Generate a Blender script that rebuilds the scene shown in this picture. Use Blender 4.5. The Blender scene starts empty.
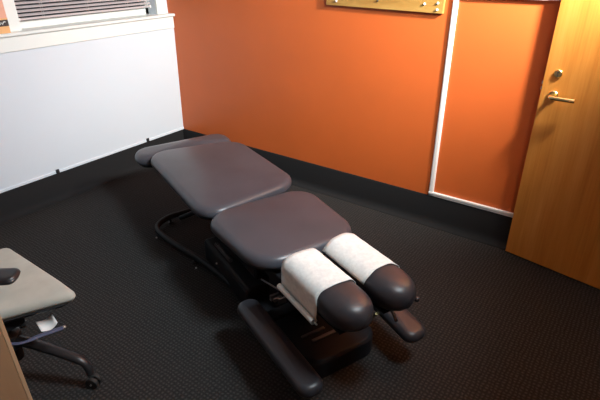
import bpy, bmesh, math, random
from mathutils import Vector, Matrix
random.seed(7)
S = bpy.context.scene
COL = S.collection
R = math.radians

# ------------------------------------------------------------------ camera
cd = bpy.data.cameras.new('camera'); cam = bpy.data.objects.new('camera', cd); COL.objects.link(cam)
cd.sensor_width = 36; cd.lens = 475.15/600*36; cd.clip_start = 0.05
Rv = Vector((0.80744475, 0.58984879, -0.01055357)); Uv = Vector((-0.26242864, 0.37514563, 0.88904272)); Fv = Vector((-0.5283599, 0.71508332, -0.45770259))
m = Matrix((Rv, Uv, -Fv)).transposed().to_4x4(); m.translation = Vector((3.4544, -2.8212, 1.6592))
cam.matrix_world = m
S.camera = cam

# ------------------------------------------------------------------ world, light, exposure
w = bpy.data.worlds.new('world'); S.world = w; w.use_nodes = True
bg = w.node_tree.nodes['Background']; bg.inputs[0].default_value = (0.6, 0.6, 0.65, 1); bg.inputs[1].default_value = 0.05
S.view_settings.view_transform = 'Standard'; S.view_settings.look = 'None'
S.view_settings.exposure = -0.06; S.view_settings.gamma = 1; S.view_settings.use_curve_mapping = False

def area(name, loc, target, sx, sy, power, color, spread=180):
    l = bpy.data.lights.new(name, 'AREA'); l.shape = 'RECTANGLE'; l.size = sx; l.size_y = sy
    l.energy = power; l.color = color; l.spread = R(spread)
    o = bpy.data.objects.new(name, l); COL.objects.link(o); o.location = loc
    d = Vector(target) - Vector(loc)
    o.rotation_euler = d.to_track_quat('-Z', 'Y').to_euler()
    return o
ROOM_W, ROOM_D, ROOM_H = 3.94, 4.1, 2.5
# added unseen lamps: cool fill towards the white wall, warm spot near the door
area('added_fill_light', (3.55, -1.35, 2.38), (0.2, -1.25, 0.7), 0.45, 0.45, 58, (0.82, 0.94, 1.0), 112)
sl = bpy.data.lights.new('added_spot_light', 'SPOT'); sl.energy = 640; sl.color = (1.0, 0.93, 0.83); sl.spot_size = R(120); sl.spot_blend = 1.0; sl.shadow_soft_size = 0.085  # unseen spot standing in for the source by the door, cone shaped for falloff
so = bpy.data.objects.new('added_spot_light', sl); COL.objects.link(so); so.location = (3.62, -0.50, 2.12)
so.rotation_euler = (Vector((3.0, 0.0, 1.93))-so.location).to_track_quat('-Z', 'Y').to_euler()

# ------------------------------------------------------------------ materials
def mat(name, color, rough=0.5, metal=0.0, spec=0.5):
    mt = bpy.data.materials.new(name); mt.use_nodes = True
    b = mt.node_tree.nodes['Principled BSDF']
    b.inputs['Base Color'].default_value = (*color, 1); b.inputs['Roughness'].default_value = rough
    b.inputs['Metallic'].default_value = metal; b.inputs['Specular IOR Level'].default_value = spec
    return mt, mt.node_tree, b
def coords(nt, scale=(1, 1, 1), rot=(0, 0, 0)):
    tc = nt.nodes.new('ShaderNodeTexCoord'); mp = nt.nodes.new('ShaderNodeMapping')
    mp.inputs['Scale'].default_value = scale; mp.inputs['Rotation'].default_value = rot
    nt.links.new(tc.outputs['Object'], mp.inputs['Vector']); return mp.outputs['Vector']
def noise(nt, vec, scale, detail=3, rough=0.5):
    n = nt.nodes.new('ShaderNodeTexNoise'); n.inputs['Scale'].default_value = scale
    n.inputs['Detail'].default_value = detail; n.inputs['Roughness'].default_value = rough
    nt.links.new(vec, n.inputs['Vector']); return n.outputs['Fac']
def ramp(nt, fac, stops):
    r = nt.nodes.new('ShaderNodeValToRGB'); e = r.color_ramp.elements
    while len(e) < len(stops): e.new(0.5)
    for k, (p, c) in enumerate(stops): e[k].position = p; e[k].color = (*c, 1)
    nt.links.new(fac, r.inputs['Fac']); return r.outputs['Color']
def bump(nt, b, height, strength, dist):
    n = nt.nodes.new('ShaderNodeBump'); n.inputs['Strength'].default_value = strength; n.inputs['Distance'].default_value = dist
    nt.links.new(height, n.inputs['Height']); nt.links.new(n.outputs['Normal'], b.inputs['Normal'])
def math_node(nt, op, a, b=None):
    n = nt.nodes.new('ShaderNodeMath'); n.operation = op
    for k, v in enumerate((a, b)):
        if v is None: continue
        if isinstance(v, (int, float)): n.inputs[k].default_value = v
        else: nt.links.new(v, n.inputs[k])
    return n.outputs[0]
def paint(name, c, rough=0.55, var=0.04, bstr=0.08):
    mt, nt, b = mat(name, c, rough)
    v = coords(nt); f = noise(nt, v, 2.2, 4)
    lo = tuple(x*(1-var) for x in c); hi = tuple(min(1, x*(1+var)) for x in c)
    nt.links.new(ramp(nt, f, [(0.3, lo), (0.7, hi)]), b.inputs['Base Color'])
    bump(nt, b, noise(nt, v, 350, 2), bstr, 0.001)
    return mt
M = {}
M['orange'] = paint('orange_paint', (0.57, 0.118, 0.022), 0.5, 0.04, 0.15)
M['white_wall'] = paint('white_wall_paint', (0.63, 0.70, 0.765), 0.6, 0.01)
M['white_trim'] = paint('white_gloss_paint', (0.74, 0.79, 0.77), 0.35, 0.01)
M['other_wall'] = paint('off_white_wall_paint', (0.55, 0.53, 0.50), 0.7, 0.02)
M['ceiling'] = paint('ceiling_paint', (0.75, 0.75, 0.74), 0.8, 0.01)
M['plastic_white'] = mat('white_plastic', (0.82, 0.80, 0.78), 0.35)[0]
def carpet(name, c, amp):
    mt, nt, b = mat(name, c, 0.95, 0, 0.15)
    v = coords(nt)
    sep = nt.nodes.new('ShaderNodeSeparateXYZ')
    nz = nt.nodes.new('ShaderNodeTexNoise'); nz.inputs['Scale'].default_value = 24; nz.inputs['Detail'].default_value = 2
    nt.links.new(v, nz.inputs['Vector'])
    mx = nt.nodes.new('ShaderNodeMix'); mx.data_type = 'VECTOR'; mx.blend_type = 'MIX' if hasattr(mx, 'blend_type') else mx.blend_type
    vm = nt.nodes.new('ShaderNodeVectorMath'); vm.operation = 'MULTIPLY_ADD'
    nt.links.new(nz.outputs['Color'], vm.inputs[0]); vm.inputs[1].default_value = (0.022, 0.022, 0.022); nt.links.new(v, vm.inputs[2])
    nt.nodes.remove(mx)
    nt.links.new(vm.outputs[0], sep.inputs[0])
    k = 2*math.pi/0.018
    sx = math_node(nt, 'SINE', math_node(nt, 'MULTIPLY', sep.outputs[0], k))
    sy = math_node(nt, 'SINE', math_node(nt, 'MULTIPLY', sep.outputs[1], k))
    g = math_node(nt, 'MULTIPLY', math_node(nt, 'ADD', sx, 1.0), math_node(nt, 'ADD', sy, 1.0))
    g = math_node(nt, 'MULTIPLY', g, 0.25)
    fine = noise(nt, v, 260, 2)
    h = math_node(nt, 'ADD', g, math_node(nt, 'MULTIPLY', fine, 0.6))
    mott = noise(nt, v, 120, 3)
    f = math_node(nt, 'ADD', math_node(nt, 'MULTIPLY', g, 0.6), math_node(nt, 'MULTIPLY', mott, 0.5))
    nt.links.new(ramp(nt, f, [(0.1, tuple(x*(1-amp) for x in c)), (0.85, tuple(x*(1+amp) for x in c))]), b.inputs['Base Color'])
    bump(nt, b, h, 0.5, 0.004)
    return mt
M['carpet'] = carpet('dark_loop_carpet', (0.030, 0.029, 0.0285), 0.65)
M['cove'] = mat('black_carpet_cove', (0.016, 0.016, 0.017), 0.9, 0, 0.2)[0]
nt = M['cove'].node_tree; bump(nt, nt.nodes['Principled BSDF'], noise(nt, coords(nt), 300, 3), 0.5, 0.003)
def wood(name, dark, mid, light, scale=(9, 9, 0.7), rough=0.38, coat=0.0, period=1.0):
    mt, nt, b = mat(name, mid, rough)
    v = coords(nt, scale)
    f1 = noise(nt, v, 2.0*period, 5, 0.6); f2 = noise(nt, coords(nt, (scale[0]*9, scale[1]*9, scale[2]*3)), 2.2, 3)
    f = math_node(nt, 'ADD', math_node(nt, 'MULTIPLY', f1, 0.75), math_node(nt, 'MULTIPLY', f2, 0.25))
    nt.links.new(ramp(nt, f, [(0.3, dark), (0.5, mid), (0.72, light)]), b.inputs['Base Color'])
    bump(nt, b, f2, 0.06, 0.001); b.inputs['Coat Weight'].default_value = coat; b.inputs['Coat Roughness'].default_value = 0.25
    return mt
M['door'] = wood('oak_veneer', (0.42, 0.150, 0.022), (0.55, 0.225, 0.040), (0.66, 0.31, 0.075), (6, 6, 0.45))
M['board'] = wood('varnished_pine', (0.26, 0.13, 0.028), (0.38, 0.21, 0.052), (0.47, 0.285, 0.085), (0.9, 9, 9))
M['cabinet'] = wood('tan_laminate', (0.25, 0.155, 0.085), (0.275, 0.175, 0.097), (0.30, 0.195, 0.11), (6, 6, 0.6), 0.5)
M['cabinet_edge'] = mat('tan_edge_banding', (0.40, 0.275, 0.165), 0.5)[0]
def leather(name, c, rough):
    mt, nt, b = mat(name, c, rough)
    v = coords(nt); f = noise(nt, v, 5, 3)
    nt.links.new(ramp(nt, f, [(0.3, tuple(x*0.9 for x in c)), (0.7, tuple(x*1.12 for x in c))]), b.inputs['Base Color'])
    vo = nt.nodes.new('ShaderNodeTexVoronoi'); vo.inputs['Scale'].default_value = 420; nt.links.new(v, vo.inputs['Vector'])
    b.inputs['Specular IOR Level'].default_value = 0.38
    bump(nt, b, vo.outputs['Distance'], 0.12, 0.0006)
    return mt
M['leather'] = leather('brown_black_vinyl', (0.054, 0.055, 0.066), 0.34)
M['leather_arm'] = leather('charcoal_vinyl', (0.026, 0.026, 0.031), 0.38)
M['piping'] = mat('dark_piping', (0.02, 0.018, 0.02), 0.4)[0]
M['black_metal'] = mat('black_powder_coat', (0.012, 0.012, 0.014), 0.5, 0.0, 0.12)[0]
M['black_plastic'] = mat('black_plastic', (0.014, 0.014, 0.016), 0.4)[0]
M['steel'] = mat('brushed_steel', (0.55, 0.54, 0.52), 0.3, 1.0)[0]
M['dark_steel'] = mat('dark_steel', (0.16, 0.16, 0.17), 0.38, 1.0)[0]
M['brass'] = mat('satin_brass', (0.80, 0.66, 0.32), 0.25, 1.0)[0]
M['rubber'] = mat('black_rubber', (0.010, 0.010, 0.010), 0.7)[0]
mt, nt, b = mat('crepe_paper', (0.80, 0.79, 0.76), 0.85, 0, 0.2); M['paper'] = mt
v = coords(nt); bump(nt, b, noise(nt, v, 160, 4, 0.7), 0.35, 0.002)
nt.links.new(ramp(nt, noise(nt, v, 60, 3), [(0.3, (0.58, 0.61, 0.60)), (0.7, (0.69, 0.725, 0.71))]), b.inputs['Base Color'])
M['tag'] = mat('white_tag_paper', (0.8, 0.8, 0.78), 0.7)[0]
mt, nt, b = mat('light_grey_fabric', (0.47, 0.45, 0.40), 0.8, 0, 0.2); M['seat'] = mt
v = coords(nt); bump(nt, b, noise(nt, v, 420, 2), 0.3, 0.001)
nt.links.new(ramp(nt, noise(nt, v, 12, 4), [(0.3, (0.355, 0.360, 0.320)), (0.7, (0.415, 0.42, 0.375))]), b.inputs['Base Color'])
M['slat'] = mat('grey_slat_enamel', (0.50, 0.46, 0.47), 0.4)[0]
M['cord'] = mat('white_cord', (0.6, 0.58, 0.56), 0.7)[0]
mt, nt, b = mat('window_glass', (0.9, 0.95, 0.95), 0.02); b.inputs['Transmission Weight'].default_value = 1.0; b.inputs['IOR'].default_value = 1.45; M['glass'] = mt
M['box_salmon'] = mat('salmon_card', (0.70, 0.36, 0.26), 0.6)[0]
M['box_tan'] = mat('tan_card', (0.72, 0.40, 0.17), 0.6)[0]
M['box_black'] = mat('black_card', (0.03, 0.022, 0.022), 0.5)[0]
M['hall'] = paint('hall_paint', (0.5, 0.47, 0.42), 0.8)
mt, nt, b = mat('lit_diffuser', (0.9, 0.9, 0.88), 0.5); b.inputs['Emission Color'].default_value = (1, 0.88, 0.72, 1); b.inputs['Emission Strength'].default_value = 2.5; M['diffuser'] = mt  # glowing face of the added fill panel
M['blue_plastic'] = mat('slate_blue_plastic', (0.07, 0.08, 0.14), 0.35)[0]

# ------------------------------------------------------------------ mesh helpers
def obj(name, bm, material, parent=None, smooth=False, bevel=0.0, segs=2, sub=0, angle=None):
    me = bpy.data.meshes.new(name)
    bmesh.ops.recalc_face_normals(bm, faces=bm.faces[:])
    bm.to_mesh(me); bm.free()
    for mm in (material if isinstance(material, (list, tuple)) else [material]): me.materials.append(mm)
    o = bpy.data.objects.new(name, me); COL.objects.link(o)
    if parent: o.parent = parent
    if smooth:
        for p in me.polygons: p.use_smooth = True
        if angle:
            me.set_sharp_from_angle(angle=R(angle))
    if bevel:
        b = o.modifiers.new('bevel', 'BEVEL'); b.width = bevel; b.segments = segs; b.limit_method = 'ANGLE'; b.angle_limit = R(35)
    if sub:
        s = o.modifiers.new('sub', 'SUBSURF'); s.levels = sub; s.render_levels = sub
    return o
def empty(name, loc, rz=0):
    o = bpy.data.objects.new(name, None); COL.objects.link(o); o.location = loc; o.rotation_euler = (0, 0, rz); o.empty_display_size = 0.1
    return o
def tag(o, label, cat, group=None):
    o['label'] = label; o['category'] = cat
    if group: o['group'] = group
    return o
def struct(o):
    o['kind'] = 'structure'; return o
def box(bm, lo, hi, mtx=None, mi=0):
    r = bmesh.ops.create_cube(bm, size=1)
    c = [(a+b)/2 for a, b in zip(lo, hi)]; s = [b-a for a, b in zip(lo, hi)]
    for v in r['verts']:
        v.co = Vector((v.co.x*s[0]+c[0], v.co.y*s[1]+c[1], v.co.z*s[2]+c[2]))
        if mtx: v.co = mtx @ v.co
    if mi:
        for f in {f for v in r['verts'] for f in v.link_faces}: f.material_index = mi
    return bm
def B(lo, hi, mtx=None): return box(bmesh.new(), lo, hi, mtx)
def smooth_path(pts, n=6, closed=False):
    P = [Vector(p) for p in pts]; out = []
    N = len(P); rng = range(N if closed else N-1)
    for i in rng:
        if closed: a, b_, c, d = P[(i-1) % N], P[i], P[(i+1) % N], P[(i+2) % N]
        else: a, b_, c, d = P[max(i-1, 0)], P[i], P[i+1], P[min(i+2, N-1)]
        for k in range(n):
            t = k/n
            out.append(0.5*((2*b_)+(c-a)*t+(2*a-5*b_+4*c-d)*t*t+(-a+3*b_-3*c+d)*t**3))
    if not closed: out.append(P[-1])
    return out
def tube(bm, pts, r, seg=10, closed=False, flat=1.0):
    P = [Vector(p) for p in pts]; N = len(P); rings = []
    up = Vector((0, 0, 1)); prev = None
    for i, p in enumerate(P):
        if closed: t = P[(i+1) % N]-P[(i-1) % N]
        else: t = P[min(i+1, N-1)]-P[max(i-1, 0)]
        t.normalize()
        if prev is None:
            a = t.cross(up)
            if a.length < 0.05: a = t.cross(Vector((1, 0, 0)))
        else: a = prev - t*prev.dot(t)
        a.normalize(); prev = a; b_ = a.cross(t)
        rr = r[i] if isinstance(r, (list, tuple)) else r
        rings.append([bm.verts.new(p+a*math.cos(2*math.pi*k/seg)*rr+b_*math.sin(2*math.pi*k/seg)*rr*flat) for k in range(seg)])
    for i in range(N if closed else N-1):
        A, Bq = rings[i], rings[(i+1) % N]
        for k in range(seg): bm.faces.new((A[k], A[(k+1) % seg], Bq[(k+1) % seg], Bq[k]))
    if not closed:
        bm.faces.new(rings[0][::-1]); bm.faces.new(rings[-1])
    return bm
def T(pts, r, seg=10, **k): return tube(bmesh.new(), pts, r, seg, **k)
def cyl(bm, a, b_, r, seg=16): return tube(bm, [a, b_], r, seg)
def rr_ring(a, b_, r, n=8):
    """rounded rectangle, half sizes a, b, corner radius r; returns list of (x, y)"""
    r = max(0.002, min(r, a-0.001, b_-0.001)); out = []
    for q, (cx, cy) in enumerate(((a-r, b_-r), (-a+r, b_-r), (-a+r, -b_+r), (a-r, -b_+r))):
        for k in range(n+1):
            t = math.pi/2*(q+k/n); out.append((cx+r*math.cos(t), cy+r*math.sin(t)))
    # intermediate points on the straight sides
    full = []
    for i, p in enumerate(out):
        full.append(p)
        if (i+1) % (n+1) == 0:
            qn = out[(i+1) % len(out)]
            for k in range(1, 6): full.append((p[0]+(qn[0]-p[0])*k/6, p[1]+(qn[1]-p[1])*k/6))
    return full
def slab(bm, a, b_, r, h, warp=None, crown=0.012, edge=0.03, under=0.022):
    """upholstered pad: origin at the centre of its underside"""
    prof = [(under+0.012, 0), (under*0.4, 0.004), (0.0, 0.02), (0.0, h-edge)]
    for k in range(1, 6):
        t = math.pi/2*k/5; prof.append((edge*(1-math.cos(t)), h-edge+edge*math.sin(t)))
    rings = []
    def put(x, y, z):
        if warp: x, y, z = warp(x, y, z)
        return bm.verts.new((x, y, z))
    base = [rr_ring(a-i, b_-i, r-i*0.8) for i, z in prof]
    for (i, z), rg in zip(prof, base): rings.append([put(x, y, z) for x, y in rg])
    top = base[-1]
    for s in (0.93, 0.82, 0.66, 0.45, 0.22):
        rings.append([put(x*s, y*s, h+crown*(1-s*s)) for x, y in top])
    n = len(top)
    for A, C in zip(rings[:-1], rings[1:]):
        for k in range(n): bm.faces.new((A[k], A[(k+1) % n], C[(k+1) % n], C[k]))
    c = put(0, 0, h+crown)
    for k in range(n): bm.faces.new((rings[-1][k], rings[-1][(k+1) % n], c))
    bm.faces.new(rings[0][::-1])
    return bm
def lathe(bm, prof, seg=24, mtx=None):
    rings = []
    for r, z in prof:
        rings.append([bm.verts.new((max(r, 1e-4)*math.cos(2*math.pi*k/seg), max(r, 1e-4)*math.sin(2*math.pi*k/seg), z)) for k in range(seg)])
    for A, C in zip(rings[:-1], rings[1:]):
        for k in range(seg): bm.faces.new((A[k], A[(k+1) % seg], C[(k+1) % seg], C[k]))
    bm.faces.new(rings[0][::-1]); bm.faces.new(rings[-1])
    if mtx:
        for v in bm.verts: v.co = mtx @ v.co
    return bm
def extrude_poly(pts, axis_from, axis_to, put):
    """2-D polygon pts swept from axis_from to axis_to; put(s, t, w) -> xyz"""
    bm = bmesh.new()
    A = [bm.verts.new(put(s, t, axis_from)) for s, t in pts]; C = [bm.verts.new(put(s, t, axis_to)) for s, t in pts]
    n = len(pts)
    for k in range(n): bm.faces.new((A[k], A[(k+1) % n], C[(k+1) % n], C[k]))
    bm.faces.new(A[::-1]); bm.faces.new(C)
    return bm

# ------------------------------------------------------------------ the room
BH = 0.215                                     # height of the black cove
SILL = 1.215
WY0, WY1, WZ0, WZ1 = -1.24, -0.125, 1.235, 2.20   # window opening in the left wall
struct(obj('floor', B((-0.3, -ROOM_D-0.12, -0.1), (5.3, 0.15, 0)), M['carpet']))
struct(obj('ceiling', B((-0.15, -ROOM_D-0.12, ROOM_H), (5.3, 0.15, ROOM_H+0.1)), M['ceiling']))
struct(obj('wall_back', B((-0.15, 0, 0), (5.3, 0.15, ROOM_H)), M['orange']))
bm = bmesh.new()
box(bm, (-0.15, -ROOM_D-0.12, 0), (0, 0, 1.10)); box(bm, (-0.15, WY1, 1.10), (0, 0, ROOM_H)); box(bm, (-0.15, -ROOM_D-0.12, 1.10), (0, WY0, ROOM_H))
box(bm, (-0.15, WY0, WZ1), (0, WY1, ROOM_H)); box(bm, (-0.15, WY0, 1.10), (0, WY1, 1.20))
struct(obj('wall_left', bm, M['white_wall']))
# the furred-out panelling below the window: it leans a little into the room towards its top
pts = [(0, BH), (0.010, BH), (0.054, 1.150), (0, 1.150)]
struct(obj('wall_left_panelling', extrude_poly(pts, -ROOM_D, -0.001, lambda s, t, w: (s, w, t)), M['white_wall']))
pts = [(0, BH-0.004), (0.016, BH-0.004), (0.016, BH+0.012), (0.011, BH+0.018), (0, BH+0.018)]
struct(obj('trim_1', extrude_poly(pts, -ROOM_D, -0.001, lambda s, t, w: (s, w, t)), M['white_wall']))
DY0, DY1 = -1.17, -0.22                        # doorway in the right wall
bm = bmesh.new()
box(bm, (ROOM_W, DY1, 0), (ROOM_W+0.12, 0, ROOM_H)); box(bm, (ROOM_W, -ROOM_D-0.12, 0), (ROOM_W+0.12, DY0, ROOM_H)); box(bm, (ROOM_W, DY0, 2.06), (ROOM_W+0.12, DY1, ROOM_H))
struct(obj('wall_right', bm, M['other_wall']))
struct(obj('wall_hall', B((5.18, -ROOM_D-0.12, 0), (5.3, 0, ROOM_H)), M['hall']))
struct(obj('wall_front', B((-0.15, -ROOM_D-0.12, 0), (5.3, -ROOM_D, ROOM_H)), M['other_wall']))
# black carpet cove along the walls, curved out at the foot
def cove(name, a, b_, put):
    pts = [(0, 0), (0.045, 0), (0.045, 0.003), (0.03, 0.008), (0.019, 0.018), (0.012, 0.035), (0.010, 0.06), (0.009, BH-0.012), (0.007, BH-0.003), (0, BH-0.003)]
    return struct(obj(name, extrude_poly(pts, a, b_, put), M['cove'], smooth=True, angle=50))
cove('baseboard_back', 0.0, ROOM_W, lambda s, t, w: (w, -s, t))
cove('baseboard_left', -ROOM_D, -0.0, lambda s, t, w: (s, w, t))
cove('baseboard_front', 0.0, ROOM_W, lambda s, t, w: (w, -ROOM_D+s, t))
# door casing in the right wall
bm = bmesh.new()
for y0, y1 in ((DY0-0.07, DY0), (DY1, DY1+0.07)): box(bm, (ROOM_W-0.015, y0, 0), (ROOM_W, y1, 2.13))
box(bm, (ROOM_W-0.015, DY0, 2.06), (ROOM_W, DY1, 2.13))
struct(obj('trim_2', bm, M['white_trim'], bevel=0.003))

# window: casing, jambs, stool, apron, sash and glass
bm = bmesh.new()
box(bm, (0, WY0-0.075, SILL+0.022), (0.022, WY0, WZ1+0.08)); box(bm, (0, WY1, SILL+0.022), (0.022, WY1+0.075, WZ1+0.08)); box(bm, (0, WY0, WZ1), (0.022, WY1, WZ1+0.08))
win = struct(obj('window_1', bm, M['white_trim'], bevel=0.004))
win['kind'] = 'structure'
bm = bmesh.new()
box(bm, (-0.149, WY0, 1.20), (-0.09, WY0+0.035, WZ1)); box(bm, (-0.149, WY1-0.035, 1.20), (-0.09, WY1, WZ1))
box(bm, (-0.149, WY0, 1.20), (-0.09, WY1, 1.285)); box(bm, (-0.149, WY0, WZ1-0.05), (-0.09, WY1, WZ1)); box(bm, (-0.14, WY0, 1.72), (-0.10, WY1, 1.76))
obj('sash', bm, M['white_trim'], win, bevel=0.003)
obj('pane', B((-0.125, WY0+0.02, 1.27), (-0.119, WY1-0.02, WZ1-0.04)), M['glass'], win)
pts = [(-0.10, SILL), (0.082, SILL), (0.088, SILL+0.006), (0.088, SILL+0.016), (0.082, SILL+0.022), (-0.10, SILL+0.022)]
obj('window_sill', extrude_poly(pts, -1.75, -0.002, lambda s, t, w: (s, w, t)), M['white_trim'], win)
obj('apron', B((0, -1.72, 1.122), (0.066, -0.004, SILL)), M['white_trim'], win, bevel=0.003)

# mini blind
bl = empty('window_blind', (-0.045, (WY0+WY1)/2, 1.30)); y0, y1 = WY0+0.022-(WY0+WY1)/2, WY1-0.014-(WY0+WY1)/2
tag(bl, 'grey horizontal mini blind with half open slats in the white window', 'blind')
obj('bottom_rail', B((-0.012, y0, -0.008), (0.012, y1, 0.006)), M['slat'], bl, bevel=0.003)
obj('head_rail', B((-0.014, y0, 0.86), (0.014, y1, 0.892)), M['slat'], bl, bevel=0.002)
sl0 = None
for k in range(34):
    if sl0 is None:
        bm = bmesh.new()
        sec = [(-0.0105, 0.0062), (-0.006, 0.0050), (0, 0.0020), (0.006, -0.0025), (0.0105, -0.0070)]
        top = [(x, z+0.0005) for x, z in sec]
        loop = sec + top[::-1]
        bm.free(); bm = extrude_poly(loop, y0, y1, lambda s, t, w: (s, w, t))
        sl0 = obj('slat', bm, M['slat'], bl, smooth=True, angle=40); o = sl0
    else:
        o = sl0.copy(); COL.objects.link(o); o.parent = bl
    o.location = (0, 0, 0.024+k*0.0248)
for y in (-0.36, -0.02, 0.32):
    bm = bmesh.new(); cyl(bm, (0.0125, y, 0), (0.0125, y, 0.87), 0.0012, 6); cyl(bm, (-0.0125, y, 0), (-0.0125, y, 0.87), 0.0012, 6)
    obj('ladder_cord', bm, M['cord'], bl)
for s, y in ((1, y0+0.006), (-1, y1-0.006)):
    bm = bmesh.new(); box(bm, (-0.014, y-0.005, -0.010), (0.014, y+0.005, 0.008)); obj('end_cap', bm, M['plastic_white'], bl, bevel=0.002)

# carton on the sill at the frame's left edge
cb = empty('carton', (0.036, -1.425, SILL+0.022))
tag(cb, 'small salmon and tan carton with a black band standing on the window sill', 'box')
obj('carton_body', B((-0.025, -0.095, 0), (0.025, 0.095, 0.042)), M['box_tan'], cb, bevel=0.0015)
obj('black_band', B((-0.0252, -0.0952, 0.042), (0.0252, 0.0952, 0.080)), M['box_black'], cb)
bm = bmesh.new(); box(bm, (-0.025, -0.095, 0.080), (0.025, 0.095, 0.24)); obj('carton_front', bm, M['box_salmon'], cb, bevel=0.0015)
bm = bmesh.new(); box(bm, (-0.0255, -0.0955, 0.080), (0.0255, 0.0955, 0.090)); obj('tan_stripe', bm, M['box_tan'], cb)
bm = bmesh.new()
zig = [(0.035, 0.068), (0.043, 0.054), (0.050, 0.066), (0.057, 0.054), (0.066, 0.068), (0.078, 0.068)]
tube(bm, [(0.0256, y, z) for y, z in zig], 0.0032, 6)
obj('band_mark', bm, M['tag'], cb)

# two little black clips on the lower lip of the white wall
bm = B((0.0, -0.012, -0.008), (0.012, 0.012, 0.020)); box(bm, (0.012, -0.007, 0.0), (0.018, 0.007, 0.012))
c1 = obj('wall_clip', bm, M['black_plastic'], bevel=0.002); c1.location = (0.016, -1.252, BH+0.008)
tag(c1, 'tiny black clip at the foot of the white wall, clear left of the table', 'clip', 'black wall clips')
c2 = c1.copy(); COL.objects.link(c2); c2.location = (0.016, -0.42, BH+0.008)
c2['label'] = 'tiny black clip at the foot of the white wall, touching the table end'

# white raceway framing the right part of the orange wall
bm = B((2.453, -0.012, BH+0.002), (2.484, 0, 1.452)); box(bm, (2.458, -0.015, BH+0.010), (2.479, -0.011, 1.452))
struct(obj('trim_3', bm, M['plastic_white'], bevel=0.002))
bm = B((2.453, -0.012, BH+0.001), (3.90, 0, BH+0.030)); box(bm, (2.453, -0.017, BH+0.016), (3.90, -0.010, BH+0.030))
struct(obj('trim_4', bm, M['plastic_white'], bevel=0.002))
struct(obj('trim_5', B((2.49, -0.020, 1.446), (3.90, 0, 1.482)), M['plastic_white'], bevel=0.002))

# wooden board on the orange wall
bd = empty('wooden_board', (2.012, -0.001, 1.363), 0); bd.rotation_euler = (0, R(1.1), 0)
tag(bd, 'varnished wooden board with small pegs mounted high on the orange wall', 'board')
obj('plank', B((-0.395, -0.022, 0), (0.395, 0, 0.34)), M['board'], bd, bevel=0.002)
def stud(x, z, mt='plastic_white', name='peg', r=0.007):
    bm = lathe(bmesh.new(), [(0.003, 0), (0.003, 0.002), (r, 0.003), (r, 0.006), (r*0.6, 0.009)], 12, Matrix.Translation((x, -0.022, z)) @ Matrix.Rotation(R(90), 4, 'X'))
    obj(name, bm, M[mt], bd, smooth=True, angle=40)
for x, z in ((-0.315, 0.028), (0.282, 0.046), (0.361, 0.020), (0.361, 0.055), (0.361, 0.090), (0.361, 0.125), (0.361, 0.16), (-0.315, 0.29), (0.282, 0.29)): stud(x, z)
stud(-0.02, 0.046, 'black_plastic', 'peg', 0.006); stud(-0.02, 0.25, 'black_plastic', 'peg', 0.006)

# ------------------------------------------------------------------ the open door
dr = empty('door_1', (3.006, -0.07, 0.0), R(-10.5)); dr['kind'] = 'structure'
obj('door_leaf', B((0, 0, 0.010), (0.905, 0.042, 2.04)), M['door'], dr, bevel=0.0015)
def door_disc(x, z, r, d, nm):
    bm = lathe(bmesh.new(), [(r, 0), (r, d*0.6), (r*0.85, d), (r*0.3, d)], 28, Matrix.Translation((x, 0, z)) @ Matrix.Rotation(R(90), 4, 'X'))
    return obj(nm, bm, M['brass'], dr, smooth=True, angle=35)
door_disc(0.066, 1.112, 0.021, 0.010, 'keyhole_rose')
bm = B((0.063, -0.013, 1.101), (0.069, -0.008, 1.123)); obj('thumb_turn', bm, M['dark_steel'], dr, bevel=0.001)
door_disc(0.066, 1.000, 0.026, 0.010, 'handle_rose')
bm = T(smooth_path([(0.066, -0.008, 1.0), (0.066, -0.040, 1.0), (0.072, -0.052, 1.0), (0.09, -0.056, 1.0), (0.13, -0.056, 1.001), (0.188, -0.052, 1.002)], 5), 0.0115, 12)
obj('handle', bm, M['brass'], dr, smooth=True, angle=50)
bm = B((-0.009, 0.012, 1.045), (0.002, 0.030, 1.062)); obj('latch_bolt', bm, M['steel'], dr, bevel=0.002)
bm = B((-0.009, 0.012, 1.015), (0.002, 0.030, 1.032)); obj('latch_bolt', bm, M['steel'], dr, bevel=0.002)
for z in (0.25, 1.1, 1.85):
    bm = bmesh.new(); cyl(bm, (0.912, -0.004, z-0.045), (0.912, -0.004, z+0.045), 0.007, 12); obj('hinge', bm, M['brass'], dr, smooth=True, angle=40)

# ------------------------------------------------------------------ added housings for the unseen fill and spot lamps
for (x, y, sx, sy, lb) in ((3.55, -1.35, 0.5, 0.5, 'added square white fill light panel, unseen, by the right wall'),):
    cl = empty('added_fill_panel', (x, y, ROOM_H)); tag(cl, lb, 'ceiling light')
    bm = bmesh.new()
    for lo, hi in (((-sx/2, -sy/2, -0.04), (-sx/2+0.02, sy/2, 0)), ((sx/2-0.02, -sy/2, -0.04), (sx/2, sy/2, 0)), ((-sx/2, -sy/2, -0.04), (sx/2, -sy/2+0.02, 0)), ((-sx/2, sy/2-0.02, -0.04), (sx/2, sy/2, 0))): box(bm, lo, hi)
    obj('light_frame', bm, M['plastic_white'], cl)
    obj('diffuser', B((-sx/2+0.02, -sy/2+0.02, -0.02), (sx/2-0.02, sy/2-0.02, -0.015)), M['diffuser'], cl)

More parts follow.
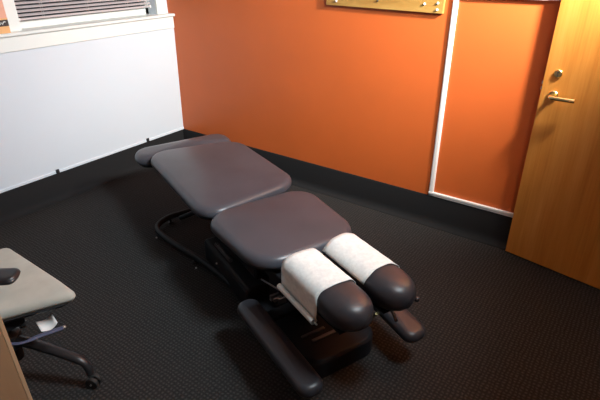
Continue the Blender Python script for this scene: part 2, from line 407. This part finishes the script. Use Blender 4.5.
sp_ = empty('added_spot', (3.705, -0.57, ROOM_H)); tag(sp_, 'small unseen ceiling spotlight aimed at the orange wall above the door', 'added_spot')
bm = bmesh.new(); cyl(bm, (0, 0, 0), (0, 0, -0.02), 0.05, 24); cyl(bm, (0, 0, -0.02), (0, 0, -0.33), 0.009, 10)
obj('spot_mount', bm, M['plastic_white'], sp_, smooth=True, angle=40)
bm = lathe(bmesh.new(), [(0.03, 0.0), (0.045, 0.01), (0.07, 0.10), (0.066, 0.10), (0.042, 0.014)], 24, Matrix.Translation((0.0, 0, -0.345)) @ Vector((-0.60, 0.50, -0.22)).to_track_quat('Z', 'Y').to_matrix().to_4x4() @ Matrix.Translation((0, 0, -0.07)))
obj('spot_head', bm, M['plastic_white'], sp_, smooth=True, angle=40)

# ------------------------------------------------------------------ the treatment table
AX = R(-22)
tb = empty('treatment_table', (2.185, -1.240, 0), AX)
tag(tb, 'low black chiropractic treatment table with four padded sections in the middle of the carpet', 'treatment table')
BMET = M['black_metal']
# floor frame: a tube loop, wide at the foot end, and a box pedestal at the head end
loop = [(-1.06, -0.375, 0.045), (-1.17, -0.28, 0.045), (-1.19, -0.11, 0.045), (-1.19, 0.04, 0.045), (-1.17, 0.21, 0.045), (-1.06, 0.30, 0.045), (-0.85, 0.27, 0.045), (-0.55, 0.20, 0.045), (-0.2, 0.18, 0.045), (0.1, 0.165, 0.045),
        (0.1, -0.165, 0.045), (-0.2, -0.20, 0.045), (-0.53, -0.255, 0.045), (-0.83, -0.34, 0.045)]
obj('base_frame', T(smooth_path(loop, 6, True), 0.019, 12, closed=True), BMET, tb, smooth=True)
for x, y in ((-1.17, -0.25), (-1.17, 0.18), (-0.62, -0.28), (-0.62, 0.215)):
    obj('levelling_foot', lathe(bmesh.new(), [(0.019, 0), (0.019, 0.008), (0.007, 0.012), (0.007, 0.03)], 16, Matrix.Translation((x, y, 0))), M['rubber'], tb, smooth=True, angle=40)
for x, y, z in ((-0.965, -0.42, 0.02), (-0.505, -0.325, 0.02), (-0.40, -0.235, 0.08)):
    bm = bmesh.new(); bmesh.ops.create_icosphere(bm, subdivisions=2, radius=0.006, matrix=Matrix.Translation((x, y+0.012, z+0.02)))
    obj('bolt', bm, M['steel'], tb, smooth=True)
bm = bmesh.new()
ring = rr_ring(0.36, 0.195, 0.09)
lo = [bm.verts.new((0.18+x, y, 0.0)) for x, y in ring]; mid = [bm.verts.new((0.18+x, y, 0.085)) for x, y in ring]; hi = [bm.verts.new((0.18+x*0.97, y*0.94, 0.10)) for x, y in ring]
n = len(ring)
for A, C in ((lo, mid), (mid, hi)):
    for k in range(n): bm.faces.new((A[k], A[(k+1) % n], C[(k+1) % n], C[k]))
bm.faces.new(lo[::-1]); bm.faces.new(hi)
obj('base_box', bm, BMET, tb, smooth=True, angle=30, bevel=0.003)
for y0_, y1_ in ((-0.13, -0.005), (-0.10, 0.05)):
    k = 0 if y0_ < -0.12 else 1
    obj('slot_plate', B((0.36+0.045*k, y0_, 0.10), (0.375+0.045*k, y1_, 0.108)), M['dark_steel'], tb, bevel=0.001)
# columns, chassis and mechanism under the pads
bm = bmesh.new(); box(bm, (0.0, -0.10, 0.09), (0.22, 0.10, 0.34)); obj('head_column', bm, BMET, tb, bevel=0.01)
bm = bmesh.new(); box(bm, (-0.80, -0.09, 0.04), (-0.62, 0.09, 0.36)); obj('foot_column', bm, BMET, tb, bevel=0.01)
bm = bmesh.new()
for y in (-0.16, 0.16): box(bm, (-1.30, y-0.02, 0.34), (0.42, y+0.02, 0.395))
for x in (-1.28, -0.75, -0.32, 0.05, 0.38): box(bm, (x-0.025, -0.15, 0.345), (x+0.025, 0.15, 0.385))
obj('chassis', bm, BMET, tb, bevel=0.004)
bm = bmesh.new(); box(bm, (-0.60, -0.22, 0.015), (0.0, 0.20, 0.16)); box(bm, (-0.48, -0.14, 0.15), (-0.06, 0.14, 0.30)); obj('motor_housing', bm, BMET, tb, bevel=0.02)
for s in (-1, 1):
    bm = bmesh.new(); cyl(bm, (-1.08, s*0.20, 0.07), (-0.62, s*0.16, 0.35), 0.016, 10); obj('strut', bm, BMET, tb, smooth=True, angle=50)
sp = []
for k in range(120): sp.append((-0.42+0.20*k/120, -0.205+0.012*math.cos(k*0.75), 0.215+0.012*math.sin(k*0.75)))
obj('spring', T(sp, 0.0022, 5), M['dark_steel'], tb, smooth=True)
obj('release_rod', T([(-0.34, -0.21, 0.36), (-0.12, -0.235, 0.372)], 0.004, 8), M['dark_steel'], tb, smooth=True, angle=50)
obj('release_rod', T([(0.17, -0.22, 0.345), (0.30, -0.20, 0.36)], 0.004, 8), M['dark_steel'], tb, smooth=True, angle=50)
bm = bmesh.new(); box(bm, (0.27, -0.235, 0.30), (0.285, -0.19, 0.33)); box(bm, (0.305, -0.235, 0.315), (0.315, -0.195, 0.335)); box(bm, (0.335, -0.228, 0.32), (0.345, -0.19, 0.35))
obj('ratchet', bm, M['dark_steel'], tb, bevel=0.002)
# pads
def pad(name, u0, u1, vc, hw, r, z, h, tilt=0, taper=0.0, crown=0.012, edge=0.03, fan=0.0, mt='leather'):
    a = (u1-u0)/2
    def warp(x, y, zz): return (x*(1+fan*y/hw), y*(1+taper*x/a), zz)
    o = obj(name, slab(bmesh.new(), a, hw, r, h, warp, crown, edge), M[mt], tb, smooth=True)
    o.location = ((u0+u1)/2, vc, z); o.rotation_euler = (0, R(tilt), 0)
    bm = slab(bmesh.new(), a-0.02, hw-0.02, r*0.9, 0.016, warp, 0.0, 0.004, 0.002)
    b_ = obj('pad_board', bm, BMET, o, smooth=True, angle=40); b_.location = (0, 0, -0.0155)
    return o
pad('foot_cushion', -1.50, -1.262, -0.02, 0.345, 0.10, 0.400, 0.078, 0, 0, 0.012, 0.050)
pad('pelvic_cushion', -1.268, -0.324, 0.006, 0.322, 0.145, 0.432, 0.068, 0, 0.0, 0.014, 0.036, fan=-0.115)
pad('chest_cushion', -0.318, 0.262, 0.008, 0.300, 0.145, 0.422, 0.068, 0, -0.07, 0.016, 0.038)
# leather gathers at the chest cushion's corner
for k in range(4):
    t = R(192+k*14)
    cx, cy = -0.318+0.145, -0.302+0.145
    p = (cx+0.146*math.cos(t), cy+0.146*math.sin(t))
    bm = T([(p[0], p[1], 0.425), (p[0]+0.004*math.cos(t), p[1]+0.004*math.sin(t), 0.445), (p[0]-0.006*math.cos(t), p[1]-0.006*math.sin(t), 0.468)], [0.003, 0.006, 0.002], 8)
    obj('leather_gather', bm, M['leather'], tb, smooth=True)
# head cushions: long barrel cushions with bullet noses
HC = [(-0.140, 0.0), (0.066, 0.0)]
HU0, HU1, HHW, HZ, HH = 0.360, 0.805, 0.090, 0.450, 0.138
def barrel(bm, L, hw, H, off=0.0, u_lo=None, u_hi=None):
    """cross-section of a barrel cushion along x, origin at one end on its underside"""
    N = 26; n = 26; rings = []
    for i in range(N+1):
        s = i/N
        x = L*s
        # bullet nose at the far end, small rounding at the near end
        d = L-x; nose = 0.13; tail = 0.05
        k = 1.0
        if d < nose: k = max(0.02, 1-((nose-d)/nose)**2.6)**0.5
        if x < tail: k *= max(0.3, 1-((tail-x)/tail)**2.5*0.75)**0.5
        ring = []
        for j in range(n):
            t = 2*math.pi*j/n
            c, sn = math.cos(t), math.sin(t)
            e = 2/2.5
            y = hw*k*math.copysign(abs(c)**e, c); z = H*0.5 + (H*0.5)*(0.25+0.75*k)*math.copysign(abs(sn)**e, sn)*(1 if k > 0.05 else 0.3)
            if sn < 0: z = H*0.5 + (z-H*0.5)*0.85
            ring.append(bm.verts.new((x, y, z)))
        rings.append(ring)
    for A, C in zip(rings[:-1], rings[1:]):
        for j in range(n): bm.faces.new((A[j], A[(j+1) % n], C[(j+1) % n], C[j]))
    bm.faces.new(rings[0][::-1]); bm.faces.new(rings[-1])
    return bm
hcs = []
for vc, _ in HC:
    o = obj('head_cushion', barrel(bmesh.new(), HU1-HU0, HHW, HH), M['leather_arm'], tb, smooth=True)
    o.location = (HU0, vc, HZ); hcs.append(o)
    b_ = obj('pad_board', B((0.03, -0.06, 0), (0.38, 0.06, 0.014)), BMET, o, bevel=0.004); b_.location = (0, 0, -0.004)
obj('head_bracket', B((0.36, -0.17, 0.395), (0.64, 0.13, 0.450)), BMET, tb, bevel=0.006)
bm = bmesh.new(); box(bm, (0.22, -0.05, 0.20), (0.30, 0.05, 0.42)); box(bm, (0.28, -0.05, 0.30), (0.60, 0.05, 0.40)); obj('head_support', bm, BMET, tb, bevel=0.006)
obj('lock_lever', T(smooth_path([(0.60, 0.06, 0.405), (0.66, 0.11, 0.38), (0.70, 0.12, 0.33)], 4), 0.007, 10), M['dark_steel'], tb, smooth=True)
bm = bmesh.new(); bmesh.ops.create_icosphere(bm, subdivisions=2, radius=0.012, matrix=Matrix.Translation((0.765, 0.150, 0.475))); tube(bm, [(0.68, 0.09, 0.46), (0.765, 0.150, 0.475)], 0.005, 8)
obj('knob', bm, M['black_plastic'], tb, smooth=True)
obj('pin', T([(0.46, 0.19, 0.13), (0.50, 0.195, 0.19)], 0.007, 10), M['brass'], tb, smooth=True, angle=50)
obj('pin', T([(0.40, 0.165, 0.10), (0.40, 0.165, 0.24)], 0.009, 10), BMET, tb, smooth=True, angle=50)
# arm pads, sloping down towards the head end
for s, v0, zc, tl in ((-1, -0.300, 0.190, 1.0), (1, 0.262, 0.180, 7.0)):
    L_ = 0.60
    bm = slab(bmesh.new(), L_/2, 0.054 if s < 0 else 0.060, 0.046, 0.058, None, 0.006, 0.028)
    o = obj('arm_pad', bm, M['leather_arm'], tb, smooth=True)
    o.location = (0.44-(0.03 if s > 0 else 0), v0, zc); o.rotation_euler = (0, R(tl), 0)
    b_ = obj('pad_board', B((-L_/2+0.04, -0.03, -0.012), (L_/2-0.05, 0.03, 0.002)), BMET, o, bevel=0.003)
    bm = bmesh.new(); box(bm, (0.20, min(0, s)*0.27, 0.155), (0.26, max(0, s)*0.27, 0.178)); box(bm, (0.21, s*0.25-0.012, 0.155), (0.25, s*0.25+0.012, 0.20))
    obj('arm_bracket', bm, BMET, tb, bevel=0.003)

# ------------------------------------------------------------------ paper on the head cushions
def paper(vc, u0, u1, t0, t1, drop, label, roll):
    root = empty('paper_cover', (0, 0, 0)); root.matrix_world = Matrix.Translation((2.185, -1.240, 0)) @ Matrix.Rotation(AX, 4, 'Z') @ Matrix.Translation((HU0, vc, HZ))
    tag(root, label, 'paper cover', 'paper covers on the head cushions')
    bm = bmesh.new(); e = 2/2.5; g = 0.003
    prof = []
    if drop:                                  # near side hangs straight down
        t = R(t0); c, sn = math.cos(t), math.sin(t)
        ye, ze = (HHW+g)*math.copysign(abs(c)**e, c), HH*0.5+(HH*0.5+g)*math.copysign(abs(sn)**e, sn)
        for k in range(7): prof.append((ye-0.002*math.sin(math.pi*k/7), ze-drop*(1-k/7)))
    N = 26
    for k in range(N+1):
        t = R(t0+(t1-t0)*k/N); c, sn = math.cos(t), math.sin(t)
        prof.append(((HHW+g)*math.copysign(abs(c)**e, c), HH*0.5+(HH*0.5+g)*math.copysign(abs(sn)**e, sn)))
    nu = 14; grid = []
    for i in range(nu+1):
        u = u0-HU0+(u1-u0)*i/nu; row = []
        for j, (y, z) in enumerate(prof):
            row.append(bm.verts.new((u+0.004*math.sin(j*0.35), y, z+0.0008*math.sin(i*1.7+j))))
        grid.append(row)
    for i in range(nu):
        for j in range(len(prof)-1): bm.faces.new((grid[i][j], grid[i+1][j], grid[i+1][j+1], grid[i][j+1]))
    o = obj('paper_sheet', bm, M['paper'], root, smooth=True)
    sd = o.modifiers.new('thick', 'SOLIDIFY'); sd.thickness = 0.0016; sd.offset = 1
    if roll:
        y_, z_ = prof[0]
        bm = bmesh.new(); sp = []
        # rolled lower hem, a spiral section swept along the cushion
        for k in range(40):
            t = k/39; an = R(0)+t*R(520); rad = 0.016-0.010*t
            sp.append((y_-0.012+rad*math.cos(an), z_-rad*math.sin(an)))
        gr = [[bm.verts.new((u0-HU0+(u1-u0)*i/6, y, z)) for y, z in sp] for i in range(7)]
        for i in range(6):
            for j in range(39): bm.faces.new((gr[i][j], gr[i+1][j], gr[i+1][j+1], gr[i][j+1]))
        o = obj('paper_roll', bm, M['paper'], root, smooth=True); sd = o.modifiers.new('thick', 'SOLIDIFY'); sd.thickness = 0.0012
        bm = bmesh.new(); cyl(bm, (u0-HU0+0.005, y_-0.012, z_), (u1-HU0+0.022, y_-0.012, z_), 0.0035, 10); obj('roll_pin', bm, M['steel'], root, smooth=True, angle=50)
    return root
paper(HC[0][0], 0.385, 0.640, 184, 20, 0.052, 'white paper cover with a rolled hem draped over the near head cushion', True)
paper(HC[1][0], 0.375, 0.650, 165, 5, 0, 'white paper cover over the head cushion on the far side, by the orange wall', False)

# ------------------------------------------------------------------ office chair
ch = empty('office_chair', (1.53, -2.33, 0), 0)
tag(ch, 'light grey office chair with black armrest and black castor base at the left edge', 'chair')
def seat_warp(x, y, z):
    if x > 0.14: z -= ((x-0.14)/0.12)**2*0.008
    return (x+0.50*(y-0.2)*max(0, x/0.27), y, z)
o = obj('seat', slab(bmesh.new(), 0.285, 0.235, 0.035, 0.046, seat_warp, 0.004, 0.022), M['seat'], ch, smooth=True); o.location = (-0.012, -0.025, 0.428)
o = obj('seat_shell', slab(bmesh.new(), 0.277, 0.222, 0.05, 0.020, seat_warp, 0, 0.006), M['black_plastic'], ch, smooth=True); o.location = (-0.010, -0.025, 0.410)
obj('mechanism', B((-0.14, -0.10, 0.335), (0.13, 0.05, 0.410)), M['black_metal'], ch, bevel=0.012)
bm = bmesh.new(); cyl(bm, (0, 0, 0.16), (0, 0, 0.33), 0.026, 20); cyl(bm, (0, 0, 0.11), (0, 0, 0.22), 0.040, 20)
obj('gas_lift', bm, M['black_metal'], ch, smooth=True, angle=50)
bm = lathe(bmesh.new(), [(0.03, 0.17), (0.055, 0.18), (0.055, 0.245), (0.035, 0.255)], 20); obj('hub', bm, M['black_plastic'], ch, smooth=True, angle=40)
a0 = math.atan2(0.16, 0.32)
for a in (a0, -a0, math.pi-a0, math.pi+a0):
    c, s_ = math.cos(a), math.sin(a); RR = 0.352
    P = lambda r, z: (c*r, s_*r, z)
    bm = T(smooth_path([P(0.04, 0.222), P(0.15, 0.20), P(0.27, 0.165), P(RR-0.02, 0.140), P(RR, 0.10), P(RR, 0.075)], 4), [0.024]*6+[0.022]*6+[0.019]*9, 12, flat=0.8)
    leg = obj('base_leg', bm, M['black_plastic'], ch, smooth=True)
    cs = []
    tx, ty = -s_, c
    for sgn in (-1, 1):
        cx, cy = c*(RR+0.006)+tx*0.013*sgn, s_*(RR+0.006)+ty*0.013*sgn
        bm = lathe(bmesh.new(), [(0.012, -0.009), (0.026, -0.009), (0.0285, -0.005), (0.0285, 0.005), (0.026, 0.009), (0.010, 0.009), (0.008, 0.0105)], 20, Matrix.Translation((cx, cy, 0.0285)) @ Matrix.Rotation(a+math.pi/2, 4, 'Z') @ Matrix.Rotation(R(90), 4, 'Y'))
        obj('caster_wheel', bm, M['rubber'], leg, smooth=True, angle=35)
    bm = bmesh.new(); cyl(bm, (c*RR, s_*RR, 0.030), (c*RR, s_*RR, 0.085), 0.007, 10)
    cyl(bm, (c*(RR+0.006)-tx*0.027, s_*(RR+0.006)-ty*0.027, 0.0285), (c*(RR+0.006)+tx*0.027, s_*(RR+0.006)+ty*0.027, 0.0285), 0.004, 10)
    obj('caster_axle', bm, M['steel'], leg, smooth=True, angle=50)
# backrest and armrests (outside the frame apart from one arm pad)
bk = slab(bmesh.new(), 0.25, 0.22, 0.09, 0.05, None, 0.01, 0.022)
for v_ in bk.verts: v_.co = Vector((-v_.co.z, v_.co.y, v_.co.x))
o = obj('backrest', bk, M['seat'], ch, smooth=True); o.location = (-0.30, -0.08, 0.80); o.rotation_euler = (0, R(-10), 0)
obj('back_bar', T(smooth_path([(-0.10, 0, 0.36), (-0.25, 0, 0.37), (-0.31, 0, 0.45), (-0.315, 0, 0.65)], 5), 0.018, 10), M['black_metal'], ch, smooth=True)
def arm(p0, p1, post):
    d = Vector(p1)-Vector(p0); L_ = d.length
    bm = slab(bmesh.new(), L_/2, 0.042, 0.030, 0.034, None, 0.003, 0.014)
    o = obj('arm_pad', bm, M['black_plastic'], ch, smooth=True); mid_ = (Vector(p0)+Vector(p1))/2
    o.location = (mid_.x, mid_.y, p0[2]); o.rotation_euler = (0, 0, math.atan2(d.y, d.x))
    obj('arm_post', T(smooth_path(post, 5), 0.012, 10), M['black_metal'], ch, smooth=True)
arm((0.02, -0.155, 0.615), (0.258, 0.036, 0.615), [(-0.29, -0.06, 0.60), (-0.16, -0.16, 0.59), (-0.06, -0.17, 0.595), (0.06, -0.09, 0.612)])
# seat lever with the paper tag
lv = obj('seat_lever', T(smooth_path([(0.12, -0.10, 0.350), (0.225, -0.033, 0.342), (0.250, 0.045, 0.338), (0.278, 0.122, 0.336)], 5), [0.007]*8+[0.010]*8, 10, flat=0.6), M['blue_plastic'], ch, smooth=True, angle=50)
bm = bmesh.new(); bmesh.ops.create_icosphere(bm, subdivisions=2, radius=0.008, matrix=Matrix.Translation((0.279, 0.125, 0.336))); obj('lever_tip', bm, M['steel'], lv, smooth=True)
bm = bmesh.new(); pr = []
A0, A1 = Vector((0.192, 0.066, 0.330)), Vector((0.218, 0.123, 0.336)); wv = Vector((0.072, -0.014, -0.004))
gr = []
for k in range(9):
    t = k/8; p = A0.lerp(A1, t); p.z += 0.022*(2*t-1)**2*(1 if t > 0.5 else 0.4)
    gr.append([bm.verts.new(p-wv*0.5), bm.verts.new(p+wv*0.5)])
for k in range(8): bm.faces.new((gr[k][0], gr[k][1], gr[k+1][1], gr[k+1][0]))
o = obj('paper_tag', bm, M['tag'], lv, smooth=True); sd = o.modifiers.new('thick', 'SOLIDIFY'); sd.thickness = 0.0008; o['label'] = 'curled white paper tag'

# ------------------------------------------------------------------ tan cabinet at the lower left corner
cb = empty('wooden_cabinet', (2.15, -2.922, 0))
tag(cb, 'tan wooden cabinet side filling the lower left corner in front of the chair', 'cabinet')
X1, Y1 = 0.15, 0.40
obj('cabinet_body', B((-0.15, -0.40, 0.0), (X1-0.006, Y1-0.004, 1.05)), M['cabinet'], cb, bevel=0.001)
obj('edge_band', B((X1-0.006, Y1-0.010, 0.0), (X1, Y1, 1.05)), M['cabinet_edge'], cb, bevel=0.001)
obj('cabinet_front', B((X1-0.006, -0.40, 0.05), (X1-0.0005, Y1-0.0105, 1.05)), M['cabinet'], cb, bevel=0.0006)
